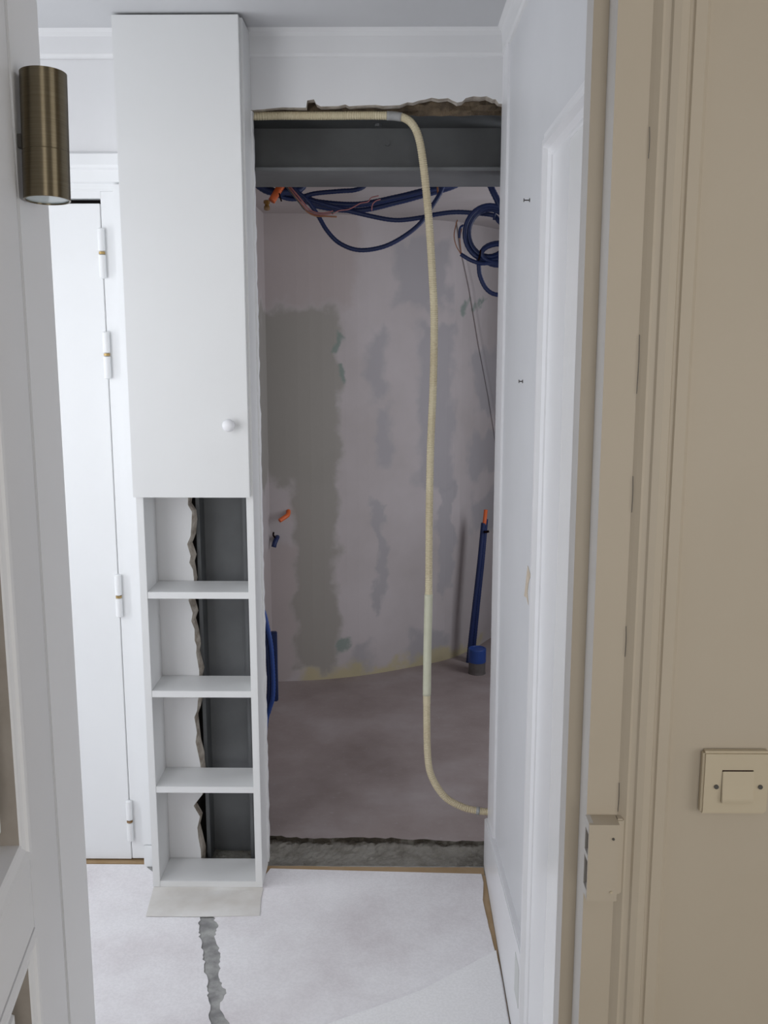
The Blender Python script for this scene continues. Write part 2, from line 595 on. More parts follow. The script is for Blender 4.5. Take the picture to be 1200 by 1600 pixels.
def moulding_rect(name, y0, y1, z0, z1, parent, mat):
    """picture-frame moulding mitred round a rectangle of the right wall: profile (inset, height off the wall)"""
    prof = [(0.0, 0.0), (0.0, 0.008), (0.008, 0.014), (0.018, 0.012), (0.024, 0.020), (0.034, 0.020), (0.040, 0.011), (0.050, 0.006), (0.054, 0.0)]
    bm_ = bmesh.new()
    corners = [(y0, z0, 1, 1), (y1, z0, -1, 1), (y1, z1, -1, -1), (y0, z1, 1, -1)]
    rings = [[bm_.verts.new((XR - h, cy + sy_ * d, cz + sz_ * d)) for d, h in prof] for cy, cz, sy_, sz_ in corners]
    for i in range(4):
        A, B = rings[i], rings[(i + 1) % 4]
        for k in range(len(prof) - 1):
            bm_.faces.new((A[k], A[k + 1], B[k + 1], B[k]))
    return keep(finish(name, bm_, mat), parent)


moulding_rect('panel_moulding', 1.36, 1.945, 0.02, 1.975, wall_right, 'white_gloss')
boxo('panel_field', XR - 0.003, XR + 0.01, 1.41, 1.893, 0.07, 1.925, 'panel_gloss', wall_right)
boxo('panel_bead', XR - 0.008, XR + 0.002, 1.42, 1.685, 0.075, 1.915, 'fresh_white', wall_right, bevel=0.003)  # strip drawn whiter than the panel field
# paint chip and filler patch on it
bm = bmesh.new()
prism_x(bm, [(2.10, 1.105), (2.055, 1.094), (2.085, 1.07), (2.095, 1.045), (2.075, 1.024), (2.105, 1.032), (2.142, 1.026), (2.125, 1.056)], XR - 0.0012, XR + 0.002)
keep(finish('paint_chip', bm, 'paint_chip'), wall_right)
boxo('filler_patch', XR - 0.0160, XR + 0.002, 1.965, 2.03, 0.13, 0.225, 'filler_grey', wall_right)

bm = bmesh.new()
prism_x(bm, [(2.797, 0.0), (2.797, 0.155), (2.2, 0.235), (1.955, 0.27), (1.955, 0.0)], XR - 0.015, XR + 0.004)
sk = finish('baseboard_right', bm, 'white_gloss', bevel=0.003)
tag(sk, 'white sloping skirting board along the right passage wall', 'baseboard', kind='structure')

# coves under the ceiling
cv = [(0.0, -0.070), (0.005, -0.067), (0.009, -0.060), (0.010, -0.040), (0.011, -0.018), (0.014, -0.008), (0.020, -0.003), (0.024, 0.0), (0.0, 0.0)]
bm = bmesh.new()
prism_x(bm, [(YW - a, ZC + h) for a, h in cv], -2.3, XR + 0.003)
tag(finish('trim_1', bm, 'white_wall'), 'white cove moulding under the ceiling above the opening', 'trim', kind='structure')
bm = bmesh.new()
A = [bm.verts.new((XR - a, 1.29, ZC + h)) for a, h in cv]
B = [bm.verts.new((XR - a, YW, ZC + h)) for a, h in cv]
bm.faces.new(A)
bm.faces.new(list(reversed(B)))
for i in range(len(cv)):
    j = (i + 1) % len(cv)
    bm.faces.new((A[i], A[j], B[j], B[i]))
tag(finish('trim_2', bm, 'white_wall'), 'white cove moulding along the right passage wall', 'trim', kind='structure')

# wall_left of the passage with its window
bm = bmesh.new()
for y0, y1, z0, z1 in ((1.288, 1.42, 0, ZC), (2.62, 2.90, 0, ZC), (1.42, 2.62, 0, 0.55), (1.42, 2.62, 2.05, ZC)):
    add_box(bm, -2.35, -2.20, y0, y1, z0, z1)
tag(finish('wall_left', bm, 'white_wall'), 'white left end wall of the passage with a window', 'wall', kind='structure')
w1 = empty('window_1', (-2.2, 2.02, 0.55))
for y0, y1, z0, z1 in ((1.42, 1.47, .55, 2.05), (2.57, 2.62, .55, 2.05), (1.47, 2.57, .55, .60), (1.47, 2.57, 2.0, 2.05), (2.0, 2.04, .60, 2.0)):
    keep(boxo('window_frame', -2.24, -2.20, y0, y1, z0, z1, 'white_gloss', bevel=0.002), w1)
tag(w1, 'white framed window at the left end of the passage', 'window', kind='structure')

# wall_front: beige towards the camera, white towards the passage
DL, DRr = -0.437, 0.234                      # clear opening of the near doorway
bm = bmesh.new()


def two_sided(x0, x1, z0, z1):
    for fc in add_box(bm, x0, x1, 1.208, 1.288, z0, z1):
        pass
    bm.faces.ensure_lookup_table()
    for fc in bm.faces[-6:]:
        if sum(v.co.y for v in fc.verts) / 4 > 1.28:
            fc.material_index = 1


two_sided(-3.0, -1.75, 0, 2.55)
two_sided(-0.95, -0.47, 0, 2.55)
two_sided(-1.75, -0.95, 0, 0.92)
two_sided(-1.75, -0.95, 2.12, 2.55)
two_sided(0.272, 3.0, 0, 2.55)
two_sided(-0.47, 0.272, 2.14, 2.55)
tag(finish('wall_front', bm, ['beige_paint', 'white_wall']), 'beige painted wall round the near doorway', 'wall', kind='structure')

w4 = empty('window_4', (-1.35, 1.25, 0.92))  # made-up opening for the passage's side fill
for x0, x1, z0, z1 in ((-1.75, -1.71, .92, 2.12), (-.99, -.95, .92, 2.12), (-1.71, -.99, .92, .96), (-1.71, -.99, 2.08, 2.12)):
    keep(boxo('window_frame', x0, x1, 1.255, 1.295, z0, z1, 'white_gloss', bevel=0.002), w4)  # frame bars of the made-up fill opening
tag(w4, 'white framed side window of the passage left of the doorway', 'window', kind='structure')

# near doorway frame (right jamb with rebate, left jamb, head) and moulded architrave
frame = empty('trim_3', (0, 1.2, 0))
tag(frame, 'beige and white painted frame of the near doorway', 'door frame', kind='structure')


def jamb(sign, x_in, mats):
    # plan outline: front face, rebate cheek, stop face, inner face
    q = lambda v: x_in + sign * v
    pts_ = [(q(0.0605), 1.200), (q(0.018), 1.200), (q(0.018), 1.248), (q(0.0), 1.250), (q(0.0), 1.292), (q(0.0605), 1.292)]
    bm_ = bmesh.new()
    prism_z(bm_, pts_, 0, 2.14)
    bm_.faces.ensure_lookup_table()
    bmesh.ops.recalc_face_normals(bm_, faces=bm_.faces)
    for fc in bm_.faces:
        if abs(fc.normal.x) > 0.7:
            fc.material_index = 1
    return keep(finish('jamb', bm_, mats), frame)


jamb(1, DRr, ['beige_paint', 'reveal_white'])
keep(boxo('jamb', DL - 0.058, DL, 1.193, 1.297, 0, 2.14, 'leaf_white', bevel=0.002), frame)
keep(boxo('head', DL - 0.05, DRr + 0.05, 1.2, 1.292, 2.08, 2.14, 'beige_paint', bevel=0.003), frame)
arch_prof = [(0.2920, 1.210), (0.2920, 1.1998), (0.2960, 1.1975), (0.302, 1.1945), (0.305, 1.1952), (0.311, 1.1945), (0.3135, 1.192), (0.322, 1.1905), (0.331, 1.192), (0.3335, 1.196),
             (0.3365, 1.196), (0.3385, 1.1935), (0.352, 1.1945), (0.3565, 1.199), (0.358, 1.206), (0.358, 1.212)]
bm = bmesh.new()
prism_z(bm, arch_prof, 0, 2.2)
keep(finish('architrave', bm, 'beige_paint'), frame)
bm = bmesh.new()
prism_z(bm, [(DL + DRr - x, y) for x, y in arch_prof], 0, 2.2)
keep(finish('architrave', bm, 'beige_paint'), frame)
# hairline cracks in the paint of the joint
for z0, z1, x0, x1 in ((1.80, 1.835, 0.2932, 0.2936), (1.53, 1.60, 0.2926, 0.2922), (1.385, 1.43, 0.2922, 0.2926), (1.20, 1.24, 0.2920, 0.2924), (0.99, 1.03, 0.2922, 0.2920)):
    bm = bmesh.new()
    tube(bm, [(x0, 1.1985, z1), ((x0 + x1) / 2 + 0.0006, 1.1983, (z0 + z1) / 2), (x1, 1.1985, z0)], 0.0004, step=0.004, n=5)
    keep(finish('crack', bm, 'dark_metal'), frame)

# the room behind the camera
tag(boxo('wall_room_left', -3.1, -3.0, -2.8, 1.21, 0, 2.55, 'room_wall'), 'left wall of the room the camera stands in', 'wall', kind='structure')
bm = bmesh.new()
for y0, y1, z0, z1 in ((-2.68, -1.8, 0, 2.55), (0.0, 1.21, 0, 2.55), (-1.8, 0.0, 0, 0.65), (-1.8, 0.0, 2.25, 2.55)):
    add_box(bm, 3.0, 3.12, y0, y1, z0, z1)
tag(finish('wall_room_right', bm, 'room_wall'), 'right wall of the room the camera stands in, with a window', 'wall', kind='structure')
w5 = empty('window_5', (3.0, -0.9, 0.65))  # opening added for the fill on the door leaf
for y0, y1, z0, z1 in ((-1.8, -1.74, .65, 2.25), (-.06, 0.0, .65, 2.25), (-1.74, -.06, .65, .71), (-1.74, -.06, 2.19, 2.25), (-.93, -.87, .71, 2.19)):
    keep(boxo('window_frame', 2.99, 3.03, y0, y1, z0, z1, 'white_gloss', bevel=0.002), w5)  # frame bars of the opening added for the fill
tag(w5, 'white framed window in the right wall of the room', 'window', kind='structure')
bm = bmesh.new()
for x0, x1, z0, z1 in ((-3.0, -0.60, 0, 2.55), (1.10, 3.0, 0, 2.55), (-0.60, 1.10, 0, 0.65), (-0.60, 1.10, 2.25, 2.55)):
    add_box(bm, x0, x1, -2.8, -2.68, z0, z1)
tag(finish('wall_room_back', bm, 'room_wall'), 'window wall of the room behind the camera', 'wall', kind='structure')
w2 = empty('window_2', (0.25, -2.7, 0.65))
for x0, x1, z0, z1 in ((-.60, -.54, .65, 2.25), (1.04, 1.10, .65, 2.25), (-.54, 1.04, .65, .71), (-.54, 1.04, 2.19, 2.25), (.22, .28, .71, 2.19)):
    keep(boxo('window_frame', x0, x1, -2.71, -2.67, z0, z1, 'white_gloss', bevel=0.002), w2)
tag(w2, 'white framed window of the room behind the camera', 'window', kind='structure')

# ------------------------------------------------------------------ structure: raw bathroom beyond the opening
bm = bmesh.new()
edge = ragged_line([(-0.62, 2.972), (-0.397, 2.968), (-0.277, 2.955), (-0.112, 2.961), (0.012, 2.955), (0.136, 2.944), (0.288, 2.940), (0.50, 2.945)], 7, 0.006)
pts = edge + [(1.7, 2.945), (1.7, 5.6), (-0.62, 5.6)]
top = [bm.verts.new((x, y, 0)) for x, y in pts]
bot = [bm.verts.new((x, y + (random.uniform(-0.012, 0.02) if y < 3 else 0), -0.05)) for x, y in pts]
bm.faces.new(top)
for i in range(len(pts)):
    j = (i + 1) % len(pts)
    fc = bm.faces.new((top[i], top[j], bot[j], bot[i]))
    fc.material_index = 1
tag(finish('floor', bm, ['screed', 'dirty_concrete']), 'raw brownish screed floor of the stripped bathroom', 'floor', kind='structure')
bm = bmesh.new()
gx, gy = 90, 20
g = [[bm.verts.new((-0.62 + 1.1 * i / gx, YW + 0.22 * k / gy, -0.016 + random.uniform(-0.003, 0.003) + (random.uniform(0, 0.006) if k > 11 else 0))) for i in range(gx + 1)] for k in range(gy + 1)]
for k in range(gy):
    for i in range(gx):
        bm.faces.new((g[k][i], g[k][i + 1], g[k + 1][i + 1], g[k + 1][i]))
tag(finish('floor', bm, 'dirty_concrete'), 'rough dark concrete strip left where the wall was cut away', 'floor', kind='structure')

wl = [(-0.80, 4.40), (-0.568, 4.414), (-0.345, 4.442), (-0.136, 4.507), (0.08, 4.619), (0.274, 4.747), (0.416, 4.923), (0.502, 5.066), (0.70, 5.42)]
wp = catmull([(x, y, 0) for x, y in wl], 0.05)
bm = bmesh.new()
prism_z(bm, [(q.x, q.y) for q in wp] + [(0.70, 5.55), (-0.80, 5.55)], -0.02, 2.2)
alc = finish('wall_far', bm, 'plasterboard')
tag(alc, 'curved grey plasterboard wall with filler patches at the back of the bathroom', 'wall', kind='structure')
tag(boxo('wall_far_left', -0.66, -0.563, 3.14, 4.43, 0, 2.2, 'plasterboard'), 'left plasterboard wall of the stripped bathroom', 'wall', kind='structure')
bm = bmesh.new()
for y0, y1, z0, z1 in ((2.85, 3.12, -.05, 2.2), (4.08, 5.6, -.05, 2.2), (3.12, 4.08, -.05, 0.62), (3.12, 4.08, 1.98, 2.2)):
    add_box(bm, 1.40, 1.50, y0, y1, z0, z1)
add_box(bm, 0.36, 1.40, 2.80, 2.95, -.05, 2.2)
add_box(bm, 0.70, 1.40, 5.42, 5.55, -.05, 2.2)
tag(finish('wall_far_right', bm, 'plasterboard'), 'right plasterboard walls of the stripped bathroom', 'wall', kind='structure')
w3 = empty('window_3', (1.4, 3.6, 0.62))  # made-up opening that carries the bathroom fill
for y0, y1, z0, z1 in ((3.12, 3.16, .62, 1.98), (4.04, 4.08, .62, 1.98), (3.16, 4.04, .62, .66), (3.16, 4.04, 1.94, 1.98)):
    keep(boxo('window_frame', 1.40, 1.43, y0, y1, z0, z1, 'white_gloss', bevel=0.002), w3)  # frame bars of the made-up bathroom fill opening
tag(w3, 'small white framed bathroom window round the corner', 'window', kind='structure')
tag(boxo('ceiling', -0.66, 1.5, 3.146, 5.6, 2.115, 2.2, 'plasterboard'), 'low plasterboard ceiling of the stripped bathroom', 'ceiling', kind='structure')
# slanting boxed-in joint in the right corner
bm = bmesh.new()
jl = [(0.300, 2.115), (0.321, 1.994), (0.367, 1.82), (0.424, 1.547), (0.486, 1.29), (0.536, 1.052), (0.58, 0.85)]


def wall_y(x):
    for a_, c_ in zip(wp[:-1], wp[1:]):
        if a_.x <= x <= c_.x:
            return a_.y + (c_.y - a_.y) * (x - a_.x) / (c_.x - a_.x)
    return wp[-1].y


rg = []
for x, z in jl:
    rg.append([bm.verts.new(v) for v in ((x - 0.014, wall_y(x - 0.014) + 0.004, z), (x - 0.008, wall_y(x - 0.008) - 0.016, z), (x + 0.006, wall_y(x + 0.006) - 0.018, z), (x + 0.026, wall_y(x + 0.026) + 0.004, z))])
for A, B in zip(rg[:-1], rg[1:]):
    for i in range(3):
        bm.faces.new((A[i], A[i + 1], B[i + 1], B[i]))
keep(finish('joint_strip', bm, 'plasterboard'), alc)

# ------------------------------------------------------------------ steel
beam = empty('steel_beam', (-0.05, 2.99, 2.043))
tag(beam, 'grey primed horizontal steel beam spanning the top of the opening', 'beam')
keep(boxo('bottom_flange', -0.62, 0.36, 2.84, 3.143, 2.043, 2.053, 'steel_primer', bevel=0.0015), beam)
keep(boxo('top_flange', -0.62, 0.36, 2.84, 3.143, 2.187, 2.197, 'steel_primer', bevel=0.0015), beam)
keep(boxo('web', -0.62, 0.36, 3.010, 3.020, 2.052, 2.188, 'steel_primer'), beam)
for (x, y, z0, z1) in ((-0.045, 2.95, 2.180, 2.188),):
    bm = bmesh.new()
    cyl(bm, (x, y, z0), (x, y, z1), 0.011, n=6)
    keep(finish('bolt', bm, 'steel_primer'), beam)
bm = bmesh.new()
cyl(bm, (-0.02, 3.004, 2.145), (-0.02, 3.011, 2.145), 0.008, n=6)
keep(finish('bolt', bm, 'steel_primer'), beam)

colm = empty('steel_column', (-0.5, 2.9, -0.016))
tag(colm, 'grey primed vertical steel column seen through the open shelves', 'column')
keep(boxo('flange', -0.577, -0.566, 2.832, 2.985, -0.016, 2.043, 'steel_primer', bevel=0.0015), colm)
keep(boxo('flange', -0.441, -0.430, 2.832, 2.985, -0.016, 2.043, 'steel_primer', bevel=0.0015), colm)
keep(boxo('web', -0.567, -0.440, 2.904, 2.912, -0.016, 2.043, 'steel_primer'), colm)

# ------------------------------------------------------------------ far left door with frame
d2 = empty('door_2', (-1.1, 2.805, 0))
tag(d2, 'flat white door with painted hinges behind the cabinet', 'door', kind='structure')
keep(boxo('leaf', -1.46, -0.8045, 2.803, 2.838, 0.009, 1.953, 'door_white', bevel=0.002), d2)
for zt, zm, zb, ring in ((1.888, 1.821, 1.752, 'brass_plain'), (1.609, 1.545, 1.477, 'brass_plain'), (0.914, 0.846, 0.784, 'brass_plain'), (0.208, 0.140, 0.075, 'rust')):
    h = empty('hinge', (-0.8025, 2.796, zm))
    keep(h, d2)
    for z0, z1, nm in ((zm + 0.003, zt, 'knuckle'), (zb, zm - 0.003, 'knuckle')):
        bm = bmesh.new()
        lathe(bm, [(0.004, 0), (0.0098, 0.003), (0.0098, z1 - z0 - 0.003), (0.004, z1 - z0)], (-0.8025, 2.793, z0), n=16)
        k_ = finish(nm, bm, 'door_white', smooth=False)
        k_.parent = h
        k_.matrix_parent_inverse = Matrix.Translation((-0.8025, 2.796, zm)).inverted()
    bm = bmesh.new()
    cyl(bm, (-0.8025, 2.793, zm - 0.0032), (-0.8025, 2.793, zm + 0.0032), 0.0085, n=16)
    k_ = finish('ring', bm, ring)
    k_.parent = h
    k_.matrix_parent_inverse = Matrix.Translation((-0.8025, 2.796, zm)).inverted()

t4 = empty('trim_4', (-0.76, 2.80, 0))
tag(t4, 'white moulded casing round the far left door', 'trim', kind='structure')
keep(boxo('frame_stile', -0.8025, -0.7635, 2.802, 2.84, 0.012, 1.985, 'door_white', bevel=0.0015), t4)
keep(boxo('frame_head', -1.50, -0.8, 2.802, 2.84, 1.966, 1.99, 'door_white', bevel=0.0015), t4)
keep(boxo('casing', -0.762, -0.703, 2.778, 2.84, 0.07, 2.00, 'door_white', bevel=0.002), t4)
keep(boxo('plinth', -0.7585, -0.703, 2.770, 2.84, 0.0, 0.069, 'door_white', bevel=0.003), t4)
bm = bmesh.new()
prism_x(bm, [(2.80, 1.985), (2.795, 1.99), (2.795, 2.003), (2.786, 2.007), (2.784, 2.038), (2.777, 2.043), (2.774, 2.050), (2.774, 2.078), (2.781, 2.083), (2.84, 2.083), (2.84, 1.985)], -1.56, -0.703)
keep(finish('casing_head', bm, 'door_white'), t4)
# wooden sill under that door
o = boxo('threshold', -1.5, -0.70, 2.787, 2.90, -0.02, 0.004, 'kraft', bevel=0.002)
tag(o, 'tan wooden threshold under the far left door', 'threshold')

# ------------------------------------------------------------------ tall cabinet
cab = empty('tall_cabinet', (-0.542, 2.70, 0))
tag(cab, 'tall white cabinet with a flat door above four open shelves', 'cabinet')
YF, YB = 2.653, 2.783
keep(boxo('side_panel', -0.7025, -0.682, YF, YB, 0.006, 2.382, 'cabinet_white', bevel=0.001), cab)
keep(boxo('side_panel', -0.4015, -0.3815, YF, YB, 0.006, 2.382, 'cabinet_white', bevel=0.001), cab)
for zt in (0.897, 0.609, 0.320, 0.0245):
    keep(boxo('shelf', -0.6825, -0.401, YF + 0.001, YB, zt - 0.0190, zt, 'cabinet_white', bevel=0.0008), cab)
keep(boxo('shelf', -0.6825, -0.401, YF + 0.002, YB, 1.166, 1.185, 'cabinet_white'), cab)
keep(boxo('top_panel', -0.6825, -0.401, YF, YB, 2.362, 2.382, 'cabinet_white'), cab)
keep(boxo('back_panel', -0.6825, -0.401, YB - 0.008, YB, 1.186, 2.361, 'cabinet_white'), cab)
cd = boxo('door', -0.705, -0.3885, YF - 0.019, YF - 0.001, 1.166, 2.384, 'cabinet_white', bevel=0.001)
keep(cd, cab)
bm = bmesh.new()
lathe(bm, [(0.008, 0.0), (0.0075, -0.006), (0.010, -0.010), (0.0155, -0.015), (0.017, -0.020), (0.0155, -0.026), (0.010, -0.030), (0.003, -0.0315)], (-0.4375, YF - 0.019, 1.363), axis='Y', n=24)
kn = finish('knob', bm, 'white_gloss', smooth=True)
kn.parent = cd
kn.matrix_parent_inverse = Matrix.Identity(4)

# ------------------------------------------------------------------ foreground panelled door, standing open
d1 = empty('door_1', (-0.4345, 1.188, 0))
tag(d1, 'open white panelled door in the left foreground', 'door', kind='structure')
d1.rotation_euler = (0, 0, R(-82))     # local +x runs from the hinge towards the camera


def leaf_part(name, bm_, mat='leaf_white', bevel=0.0):
    o_ = finish(name, bm_, mat, bevel=bevel)
    o_.parent = d1
    return o_


def lb(name, s0, s1, n0, n1, z0, z1, bevel=0.002):
    bm_ = bmesh.new()
    add_box(bm_, s0, s1, n0, n1, z0, z1)
    return leaf_part(name, bm_, bevel=bevel)


# local y > 0 is the face seen from the camera
TH = -0.042
lb('stile', 0.012, 0.157, TH, 0, 0.01, 2.07)
lb('stile', 0.56, 0.70, TH, 0, 0.01, 2.07)
lb('rail', 0.157, 0.56, TH, 0, 0.928, 1.017)
lb('rail', 0.157, 0.56, TH, 0, 0.01, 0.20)
lb('rail', 0.157, 0.56, TH, 0, 1.92, 2.07)
for z0, z1 in ((0.20, 0.928), (1.017, 1.92)):
    prof = [(0.0, -0.030), (0.0, 0.001), (0.004, 0.004), (0.011, 0.003), (0.014, 0.000), (0.022, -0.003), (0.026, -0.001), (0.0290, -0.003),
            (0.0305, -0.024), (0.036, -0.027), (0.060, -0.027), (0.064, -0.012), (0.078, -0.008)]
    bm = bmesh.new()
    cs = [(0.157, z0, 1, 1), (0.56, z0, -1, 1), (0.56, z1, -1, -1), (0.157, z1, 1, -1)]
    rings = [[bm.verts.new((cx + a * d, h, cz + b_ * d)) for d, h in prof] for cx, cz, a, b_ in cs]
    for i in range(4):
        A, B = rings[i], rings[(i + 1) % 4]
        for k in range(len(prof) - 1):
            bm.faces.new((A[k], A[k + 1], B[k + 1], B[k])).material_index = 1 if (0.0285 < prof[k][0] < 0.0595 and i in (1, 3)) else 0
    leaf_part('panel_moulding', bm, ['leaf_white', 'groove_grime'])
    lb('panel', 0.157 + 0.077, 0.56 - 0.077, TH + 0.003, -0.008, z0 + 0.077, z1 - 0.077, bevel=0.001)

# ------------------------------------------------------------------ brass up-and-down wall lamp
lamp = empty('wall_lamp', (-0.4025, 1.203, 1.757))
tag(lamp, 'brushed brass cylinder wall lamp on the left door jamb', 'lamp')
bm = bmesh.new()
lx, ly, r_ = -0.4025, 1.203, 0.0266
n = 48
prof = [(r_ - 0.0022, 0.006), (r_ - 0.0022, 0.0), (r_, 0.0), (r_, 0.0555), (r_ - 0.0004, 0.056), (r_, 0.0565), (r_, 0.1475), (r_ - 0.0022, 0.1475), (r_ - 0.0022, 0.1415)]
for (q0, h0), (q1, h1) in zip(prof[:-1], prof[1:]):
    A, B = [[bm.verts.new((lx + q * math.cos(2 * math.pi * i / n), ly + q * math.sin(2 * math.pi * i / n), 1.757 + h)) for i in range(n)] for q, h in ((q0, h0), (q1, h1))]
    for i in range(n):
        j = (i + 1) % n
        bm.faces.new((A[i], A[j], B[j], B[i]))
o = finish('body', bm, 'brushed_brass')
for q in o.data.polygons:
    q.use_smooth = abs(q.normal.z) < 0.5
keep(o, lamp)
for z0, z1 in ((1.7585, 1.761), (1.8995, 1.902)):
    bm = bmesh.new()
    cyl(bm, (lx, ly, z0), (lx, ly, z1), r_ - 0.0023, n=40)
    keep(finish('lens', bm, 'frosted_glass'), lamp)
keep(boxo('bracket', -0.4366, lx - r_ + 0.004, 1.1935, 1.2035, 1.817, 1.833, 'dark_metal', bevel=0.0008), lamp)

lamp.rotation_euler = (R(-5.0), R(-0.2), 0)
lamp.location.x -= 0.0045
lamp.location.z -= 0.002
lamp.scale = (1, 1, 0.975)

# ------------------------------------------------------------------ light switch
sw = empty('light_switch', (0.440, 1.2, 0.988))
tag(sw, 'square cream light switch with a rocker and two screws on the beige wall', 'light switch')
keep(boxo('plate', 0.398, 0.484, 1.196, 1.209, 0.988, 1.074, 'beige_plastic', bevel=0.003), sw)
keep(boxo('rocker_gap', 0.4222, 0.4638, 1.1957, 1.200, 1.0056, 1.0500, 'dark_slot', bevel=0.0008), sw)
bm = bmesh.new()
prism_x(bm, [(1.202, 1.0045), (1.1925, 1.0045), (1.1915, 1.010), (1.1935, 1.0285), (1.1950, 1.0485), (1.202, 1.0488)], 0.4232, 0.4642)
keep(finish('rocker', bm, 'beige_plastic', bevel=0.0008), sw)
for x in (0.4165, 0.473):
    bm = bmesh.new()
    cyl(bm, (x, 1.1945, 1.0265), (x, 1.198, 1.0265), 0.0030, n=16)
    s_ = finish('screw', bm, 'dark_metal')
    keep(s_, sw)

# ------------------------------------------------------------------ lock keep on the jamb
kb = empty('lock_keep', (0.272, 1.185, 0.878))
tag(kb, 'beige painted lock keep box with two dark slots on the door frame', 'lock keep')
x0, x1, y0, y1, z0, z1 = 0.2505, 0.289, 1.172, 1.2, 0.879, 0.985
bm = bmesh.new()
prism_z(bm, [(x0, y0), (x1, y0), (x1, y1), (x0 + 0.0062, y1), (x0 + 0.0062, y0 + 0.005), (x0, y0 + 0.005)], z0, z1)
keep(finish('body', bm, 'beige_paint'), kb)
bm = bmesh.new()
add_box(bm, x0, x0 + 0.0060, y1 - 0.003, y1, z0, z1)
for za, zb in ((z0, 0.891), (0.932, 0.940), (0.970, z1)):
    add_box(bm, x0, x0 + 0.0060, y0 + 0.0052, y1 - 0.003, za, zb)
keep(finish('side_plate', bm, 'reveal_white'), kb)
for za, zb in ((0.891, 0.932), (0.940, 0.970)):
    keep(boxo('slot', x0 + 0.004, x0 + 0.0061, y0 + 0.0053, y1 - 0.0031, za + 0.0002, zb - 0.0002, 'dark_slot'), kb)  # near-black plates; the shade inside the slots is in their colour
keep(boxo('flange', x1 - 0.001, 0.2985, 1.187, 1.2, 0.879, 0.985, 'beige_paint', bevel=0.002), kb)
for z in (0.966, 0.892):
    bm = bmesh.new()
    cyl(bm, (0.2815, 1.1705, z), (0.2815, 1.1725, z), 0.0017, n=12)
    keep(finish('screw', bm, 'dark_metal' if z > 0.95 else 'beige_plastic'), kb)

# ------------------------------------------------------------------ coverings on the floor
def sheet(name, pts_, z, t, mat):
    bm_ = bmesh.new()
    prism_z(bm_, pts_, z, z + t)
    return finish(name, bm_, mat)


crack_l = [(-0.560, 2.72), (-0.538, 2.51), (-0.530, 2.46), (-0.518, 2.41), (-0.497, 2.346), (-0.485, 2.29), (-0.462, 2.22), (-0.452, 2.169), (-0.428, 2.078), (-0.40, 1.95), (-0.38, 1.75), (-0.37, 1.30)]
crack_r = [(-0.515, 2.72), (-0.500, 2.51), (-0.478, 2.46), (-0.478, 2.41), (-0.452, 2.346), (-0.445, 2.29), (-0.436, 2.24), (-0.412, 2.193), (-0.418, 2.14), (-0.384, 2.078), (-0.36, 1.95), (-0.335, 1.75), (-0.33, 1.30)]
o = sheet('fleece_sheet', [(-1.7, 2.7845), (-0.762, 2.7835), (-0.745, 2.762), (-0.705, 2.72)] + ragged_line(crack_l, 6, 0.004) + [(-1.7, 1.30)], 0.0005, 0.0022, 'fleece')
tag(o, 'white protective fleece sheet on the floor left of the grey crack', 'floor covering', 'protective fleece sheets')
right_e = [(0.266, 2.738), (0.268, 2.69), (0.258, 2.60), (0.262, 2.50), (0.2665, 2.40), (0.2745, 2.30), (0.2755, 2.10), (0.276, 1.30)]
o = sheet('fleece_sheet', ragged_line(list(reversed(crack_r)), 6, 0.004) + [(-0.385, 2.72), (-0.372, 2.763), (-0.10, 2.752)] + ragged_line(right_e, 3, 0.001), 0.0012, 0.0022, 'fleece')
tag(o, 'white protective fleece sheet on the floor in front of the opening', 'floor covering', 'protective fleece sheets')
o = sheet('fleece_sheet', [(0.272, 2.36), (0.073, 2.198), (-0.149, 2.075), (-0.32, 1.99), (-0.32, 1.30), (0.274, 1.30)], 0.0040, 0.0022, 'fleece_clean')
tag(o, 'white fleece sheet overlapping the other at the bottom right', 'floor covering', 'protective fleece sheets')
bm = bmesh.new()
o = sheet('kraft_strip', ragged_line([(-0.385, 2.782), (0.276, 2.778)], 12, 0.0015) + ragged_line([(0.276, 2.736), (-0.385, 2.740)], 6, 0.001), 0.0002, 0.0008, 'kraft')
tag(o, 'brown kraft paper strip along the cut edge of the opening', 'paper strip')
o = sheet('kraft_strip', [(0.2495, 2.73), (0.2775, 2.733), (0.2775, 1.8), (0.25, 1.8)], 0.0002, 0.0007, 'kraft')
tag(o, 'torn brown kraft paper strip along the foot of the right wall', 'paper strip')
o = sheet('card_sheet', [(-0.702, 2.660)] + [(-0.384, 2.660), (-0.379, 2.645)] + ragged_line([(-0.379, 2.60), (-0.372, 2.513)], 4, 0.002) + ragged_line([(-0.52, 2.506), (-0.688, 2.507)], 5, 0.001), 0.0042, 0.0016, 'card_sheet')
tag(o, 'stained off-white card lying on the floor in front of the cabinet', 'card')

# ------------------------------------------------------------------ cream conduit
cc = empty('cream_conduit', (0.1, 2.81, 0.17))
tag(cc, 'cream corrugated conduit hanging in a long loop across the opening', 'conduit')
yc = 2.812
path = [(-0.388, yc, 2.180), (-0.30, yc, 2.1815), (-0.199, yc, 2.181), (-0.10, yc, 2.1815), (-0.027, yc, 2.181), (0.016, yc - 0.002, 2.178), (0.048, yc - 0.010, 2.158), (0.068, yc - 0.012, 2.115),
        (0.082, yc - 0.012, 2.030), (0.096, yc - 0.012, 1.898), (0.107, yc - 0.012, 1.744), (0.112, yc - 0.012, 1.64), (0.111, yc - 0.012, 1.463), (0.105, yc - 0.012, 1.283),
        (0.103, yc - 0.012, 1.098), (0.103, yc - 0.012, 0.861), (0.101, yc - 0.012, 0.715), (0.100, yc - 0.012, 0.517), (0.104, yc - 0.012, 0.355), (0.118, yc - 0.012, 0.283), (0.157, yc - 0.012, 0.221),
        (0.206, yc - 0.012, 0.190), (0.250, yc - 0.012, 0.177), (0.300, yc - 0.012, 0.171)]
bm = bmesh.new()
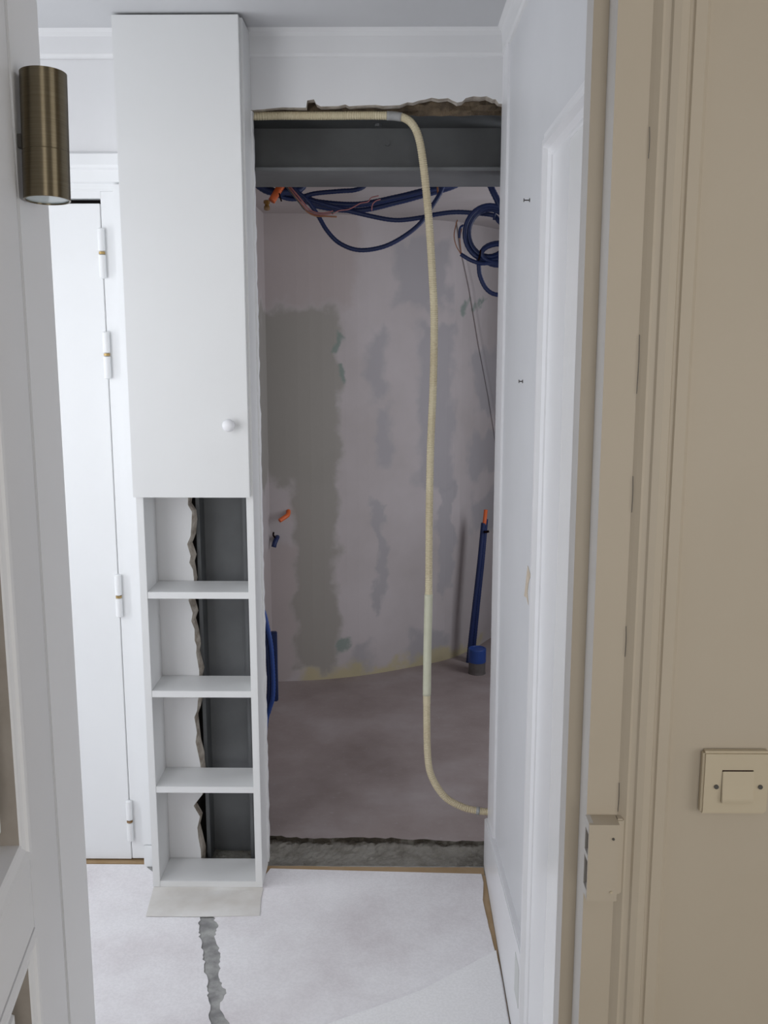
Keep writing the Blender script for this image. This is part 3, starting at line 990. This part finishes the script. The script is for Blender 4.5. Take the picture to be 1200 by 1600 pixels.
tube(bm, path, 0.0112, step=0.0024, n=12, rib=0.12, ribbed=lambda q: not (0.52 < q.z < 0.86))
keep(finish('tube', bm, 'cream_conduit', smooth=False), cc)
bm = bmesh.new()
tube(bm, [(0.1030, yc - 0.012, 0.855), (0.1018, yc - 0.012, 0.77), (0.1008, yc - 0.012, 0.69), (0.1003, yc - 0.012, 0.60), (0.1000, yc - 0.012, 0.545)], 0.0122, step=0.01, n=14)
keep(finish('tape', bm, 'cream_tape', smooth=True), cc)
bm = bmesh.new()
tube(bm, [(-0.020, yc, 2.181), (0.000, yc, 2.180), (0.020, yc - 0.003, 2.1765)], 0.0121, step=0.006, n=14)
keep(finish('tape', bm, 'grey_tape', smooth=True), cc)
bm = bmesh.new()
tube(bm, [(0.252, yc - 0.012, 0.1765), (0.262, yc - 0.012, 0.175)], 0.0121, step=0.006, n=14)
keep(finish('tape', bm, 'grey_tape', smooth=True), cc)

# ------------------------------------------------------------------ blue conduits under the bathroom ceiling
BK = dict(step=0.0045, n=9, rib=0.10)


def conduit(pts_, r, label, group='blue conduits under the bathroom ceiling', mat='blue_conduit', **kw):
    k_ = dict(BK)
    k_.update(kw)
    o_ = tubeo('blue_conduit', pts_, r, mat, **k_)
    return tag(o_, label, 'conduit', group)


conduit([(-0.46, 3.42, 2.13), (-0.41, 3.41, 2.075), (-0.36, 3.42, 2.058), (-0.30, 3.44, 2.052), (-0.249, 3.45, 2.037), (-0.12, 3.45, 2.030), (0.009, 3.45, 2.053), (0.095, 3.45, 2.073), (0.20, 3.46, 2.097), (0.27, 3.46, 2.125)], 0.0105,
        'uppermost of the long blue conduits, running level under the beam')
conduit([(-0.42, 3.46, 2.13), (-0.37, 3.46, 2.075), (-0.31, 3.47, 2.050), (-0.249, 3.475, 2.026), (-0.12, 3.475, 2.014), (0.009, 3.475, 2.040), (0.095, 3.475, 2.062), (0.20, 3.48, 2.092), (0.25, 3.48, 2.125)], 0.0095,
        'second blue conduit bundled just below the uppermost one')
conduit([(-0.40, 3.40, 2.13), (-0.35, 3.41, 2.075), (-0.313, 3.43, 2.054), (-0.206, 3.43, 2.021), (-0.077, 3.43, 1.990), (0.009, 3.43, 1.977), (0.095, 3.42, 1.985), (0.138, 3.42, 1.994), (0.20, 3.40, 1.999), (0.262, 3.38, 1.994), (0.325, 3.36, 1.984), (0.342, 3.35, 1.965), (0.37, 3.34, 1.935)], 0.008,
        'long blue conduit crossing behind the cream conduit to the coil')
conduit([(-0.36, 3.37, 2.13), (-0.325, 3.385, 2.07), (-0.289, 3.39, 2.039), (-0.254, 3.40, 1.992), (-0.223, 3.40, 1.941), (-0.181, 3.40, 1.900), (-0.119, 3.40, 1.878), (-0.044, 3.40, 1.886), (0.02, 3.40, 1.914), (0.084, 3.40, 1.961), (0.126, 3.40, 2.019), (0.157, 3.41, 2.071), (0.17, 3.42, 2.125)], 0.0078,
        'blue conduit sagging lowest in a deep loop below the beam')
conduit([(-0.48, 3.38, 2.13), (-0.43, 3.385, 2.078), (-0.38, 3.40, 2.052), (-0.332, 3.42, 2.044), (-0.267, 3.42, 2.061), (-0.182, 3.42, 2.069), (-0.129, 3.42, 2.073), (-0.095, 3.43, 2.09), (-0.08, 3.43, 2.125)], 0.008,
        'short blue conduit curving back up into the ceiling at the left')
conduit([(-0.50, 3.36, 2.13), (-0.45, 3.36, 2.085), (-0.41, 3.37, 2.062), (-0.36, 3.38, 2.062), (-0.31, 3.40, 2.075), (-0.28, 3.42, 2.125)], 0.013,
        'thick blue sleeve tight under the beam at the left end')
# wires at their left end
ow = empty('orange_conduit', (-0.39, 3.33, 2.02))
tag(ow, 'orange conduit end with a metal fitting hanging under the beam', 'conduit')
keep(tubeo('tube', [(-0.352, 3.36, 2.10), (-0.375, 3.34, 2.062), (-0.389, 3.33, 2.038), (-0.396, 3.325, 2.026)], 0.0125, 'orange_conduit', step=0.003, n=12, rib=0.10), ow)
bm = bmesh.new()
lathe(bm, [(0.006, 0.0), (0.0095, 0.002), (0.0095, 0.012), (0.007, 0.014), (0.007, 0.020), (0.0105, 0.022), (0.0105, 0.030), (0.006, 0.032)], (-0.4115, 3.32, 1.996), n=12)
keep(finish('fitting', bm, 'rust'), ow)
keep(tubeo('tie', [(-0.371, 3.325, 2.050), (-0.368, 3.322, 2.036), (-0.364, 3.322, 2.024)], 0.0022, 'dark_slot', step=0.004, n=8), ow)
pk = empty('wire_bundle', (-0.29, 3.36, 1.99))
tag(pk, 'bundle of bare pink and grey wires dangling below the blue conduits', 'wires')
for i, (dx, dz, mt) in enumerate(((0, 0, 'pink_wire'), (0.006, 0.004, 'pink_wire'), (-0.006, 0.002, 'grey_wire'), (0.003, -0.006, 'copper_wire'))):
    keep(tubeo('wire', [(-0.352 + dx, 3.35, 2.082), (-0.325 + dx, 3.35, 2.048 + dz), (-0.300 + dx, 3.35, 2.018 + dz), (-0.285 + dx, 3.35, 2.000 + dz), (-0.255, 3.35, 1.988 + dz), (-0.225, 3.35, 1.987 + dz), (-0.205 + i * 0.006, 3.35, 1.990 + dz * 1.8)], 0.0028, mt, step=0.006, n=7), pk)
lw = tubeo('wire', [(-0.202, 3.35, 1.987), (-0.180, 3.35, 1.998), (-0.150, 3.35, 2.002), (-0.128, 3.35, 2.012), (-0.108, 3.35, 2.022), (-0.085, 3.35, 2.026), (-0.075, 3.36, 2.040), (-0.05, 3.36, 2.046)], 0.0018, 'pink_wire', step=0.006, n=7)
keep(lw, pk)
lw = tubeo('wire', [(-0.073, 3.36, 2.000), (-0.071, 3.36, 2.018), (-0.060, 3.36, 2.030), (-0.045, 3.37, 2.036)], 0.0018, 'pink_wire', step=0.006, n=7)
keep(lw, pk)
# brass sleeve on the level conduit, right
tag(tubeo('conduit_clip', [(0.143, 3.425, 2.095), (0.146, 3.425, 2.06)], 0.003, 'copper_wire', step=0.01, n=8), 'small copper coloured clip on the blue conduits right of the cream tube', 'clip')

# coil of blue conduit at the right
coil = empty('conduit_coil', (0.30, 3.32, 1.84))
tag(coil, 'coil of dark blue conduit tied up in the top right corner', 'conduit coil')
for k, (rx, rz, dy) in enumerate(((0.0800, 0.086, 0.0), (0.0690, 0.077, 0.006), (0.0750, 0.082, 0.016), (0.0650, 0.073, 0.020), (0.0785, 0.080, 0.030), (0.0710, 0.085, 0.034))):
    cx, cz, yy = 0.308 + 0.0015 * (k % 3), 1.922 + 0.002 * (k % 2), 3.296 + dy
    pl = [(cx + rx * math.cos(a), yy + 0.003 * math.sin(2 * a + k), cz + rz * math.sin(a)) for a in [2 * math.pi * t / 20 + 0.6 * k for t in range(21)]]
    keep(tubeo('loop', pl, 0.0076, 'blue_conduit', step=0.006, n=9, rib=0.08), coil)
for k in range(2):
    pl = [(0.345 + 0.062 * math.cos(a), 3.29 + 0.02 * k, 1.857 + (0.030 + 0.006 * k) * math.sin(a)) for a in [2 * math.pi * t / 16 for t in range(17)]]
    keep(tubeo('loop', pl, 0.0078, 'blue_conduit', step=0.006, n=9, rib=0.08), coil)
keep(tubeo('feed', [(0.290, 3.32, 2.125), (0.311, 3.31, 2.066), (0.333, 3.30, 2.020), (0.347, 3.30, 1.985)], 0.011, 'blue_conduit', step=0.0045, n=9, rib=0.1), coil)
keep(tubeo('tail', [(0.273, 3.295, 1.845), (0.275, 3.295, 1.818), (0.279, 3.295, 1.788), (0.296, 3.295, 1.752), (0.320, 3.295, 1.732), (0.348, 3.295, 1.728), (0.39, 3.295, 1.735)], 0.0075, 'blue_conduit', step=0.0045, n=9, rib=0.1), coil)
keep(tubeo('free_end', [(0.215, 3.285, 1.855), (0.248, 3.285, 1.836), (0.283, 3.285, 1.826), (0.32, 3.29, 1.829)], 0.0068, 'blue_conduit', step=0.0045, n=9, rib=0.1), coil)
keep(tubeo('wire', [(0.203, 3.285, 1.962), (0.197, 3.285, 1.940), (0.193, 3.285, 1.912), (0.200, 3.285, 1.882), (0.216, 3.285, 1.855)], 0.0016, 'copper_wire', step=0.006, n=6), coil)
keep(tubeo('wire', [(0.217, 3.285, 1.935), (0.212, 3.285, 1.905), (0.214, 3.285, 1.88), (0.217, 3.285, 1.855)], 0.0016, 'copper_wire', step=0.006, n=6), coil)
keep(tubeo('tie', [(0.209, 3.28, 1.905), (0.211, 3.28, 1.935), (0.222, 3.285, 1.945)], 0.004, 'blue_conduit', step=0.006, n=7), coil)
keep(tubeo('tie', [(0.325, 3.345, 1.968), (0.329, 3.345, 1.99), (0.335, 3.345, 2.0)], 0.004, 'blue_conduit', step=0.006, n=7), coil)
keep(tubeo('tie', [(0.272, 3.285, 1.835), (0.276, 3.283, 1.85), (0.279, 3.285, 1.868)], 0.003, 'dark_slot', step=0.006, n=7), coil)

# pair of conduits rising from the floor at the right, with orange end
rp = empty('riser_conduit', (0.385, 4.70, 0))
tag(rp, 'dark blue conduit with an orange end rising from the floor at the right', 'conduit')
keep(tubeo('tube', [(0.372, 4.70, -0.01), (0.383, 4.70, 0.12), (0.400, 4.70, 0.30), (0.420, 4.71, 0.50), (0.437, 4.72, 0.70)], 0.013, 'blue_conduit', step=0.005, n=10, rib=0.1), rp)
keep(tubeo('tube', [(0.392, 4.72, -0.01), (0.402, 4.72, 0.12), (0.416, 4.72, 0.30), (0.434, 4.73, 0.50), (0.449, 4.74, 0.715)], 0.013, 'blue_conduit', step=0.005, n=10, rib=0.1), rp)
keep(tubeo('orange_end', [(0.441, 4.72, 0.695), (0.444, 4.72, 0.73), (0.447, 4.72, 0.765)], 0.010, 'orange_conduit', step=0.004, n=10, rib=0.1), rp)
keep(tubeo('tie', [(0.438, 4.70, 0.66), (0.452, 4.70, 0.66), (0.462, 4.70, 0.664)], 0.006, 'dark_slot', step=0.006, n=7), rp)

# capped waste pipe
wp_ = empty('waste_pipe', (0.402, 4.545, 0))
tag(wp_, 'short grey waste pipe with a bright blue cap standing on the screed', 'pipe')
bm = bmesh.new()
lathe(bm, [(0.043, -0.005), (0.040, 0.01), (0.040, 0.062)], (0.402, 4.545, 0), n=28)
keep(finish('pipe', bm, 'grey_pvc', smooth=False), wp_)
bm = bmesh.new()
lathe(bm, [(0.0425, 0.058), (0.0425, 0.120), (0.041, 0.124), (0.036, 0.124), (0.035, 0.1215)], (0.402, 4.545, 0), n=28)
keep(finish('cap', bm, 'blue_cap', smooth=False), wp_)

# blue conduits at the left edge behind the cabinet
lp = empty('bent_conduit', (-0.44, 3.3, 0.25))
tag(lp, 'bent blue conduits in a holder behind the right edge of the cabinet', 'conduit')
for dx, dy in ((0, 0), (-0.016, 0.01), (-0.008, 0.024)):
    keep(tubeo('tube', [(-0.478 + dx, 3.29 + dy, 0.74), (-0.448 + dx, 3.30 + dy, 0.655), (-0.436 + dx, 3.30 + dy, 0.60), (-0.425 + dx, 3.30 + dy, 0.53), (-0.420 + dx, 3.30 + dy, 0.416), (-0.423 + dx, 3.30 + dy, 0.345), (-0.437 + dx, 3.30 + dy, 0.297), (-0.450 + dx, 3.30 + dy, 0.24), (-0.47 + dx, 3.30 + dy, 0.0)], 0.0085, 'blue_cap' if dx == 0 else 'blue_conduit', step=0.005, n=9, rib=0.1), lp)
keep(boxo('holder', -0.432, -0.408, 3.325, 3.345, 0.32, 0.575, 'blue_conduit', bevel=0.003), lp)

# stubs in the far wall
o = tubeo('orange_stub', [(-0.478, 4.43, 0.812), (-0.478, 4.395, 0.798), (-0.492, 4.375, 0.789), (-0.512, 4.36, 0.777)], 0.0105, 'orange_conduit', step=0.004, n=10, rib=0.1)
tag(o, 'short orange conduit stub sticking out of the far wall', 'conduit')
st = empty('cable_stub', (-0.54, 4.40, 0.67))
tag(st, 'small dark blue cable stub in the far wall below the orange one', 'cable')
keep(tubeo('tube', [(-0.530, 4.43, 0.69), (-0.531, 4.39, 0.688), (-0.536, 4.37, 0.675), (-0.541, 4.365, 0.655)], 0.011, 'blue_conduit', step=0.004, n=10), st)
keep(tubeo('wire', [(-0.535, 4.39, 0.69), (-0.543, 4.375, 0.708), (-0.541, 4.37, 0.722)], 0.004, 'dark_slot', step=0.004, n=7), st)

# small pins driven into the right wall
for y, z, L, lab in ((2.222, 1.8855, 0.0135, 'upper small dark metal pin sticking out of the white right wall'), (2.264, 1.4955, 0.0095, 'lower small dark metal pin sticking out of the white right wall')):
    bm = bmesh.new()
    lathe(bm, [(0.0040, 0.001), (0.0040, -0.0014), (0.0013, -0.0016), (0.0013, -L + 0.0016), (0.0040, -L + 0.0014), (0.0040, -L)], (XR, y, z), axis='X', n=14)
    tag(finish('wall_pin', bm, 'dark_metal'), lab, 'pin', 'pins in the right wall')
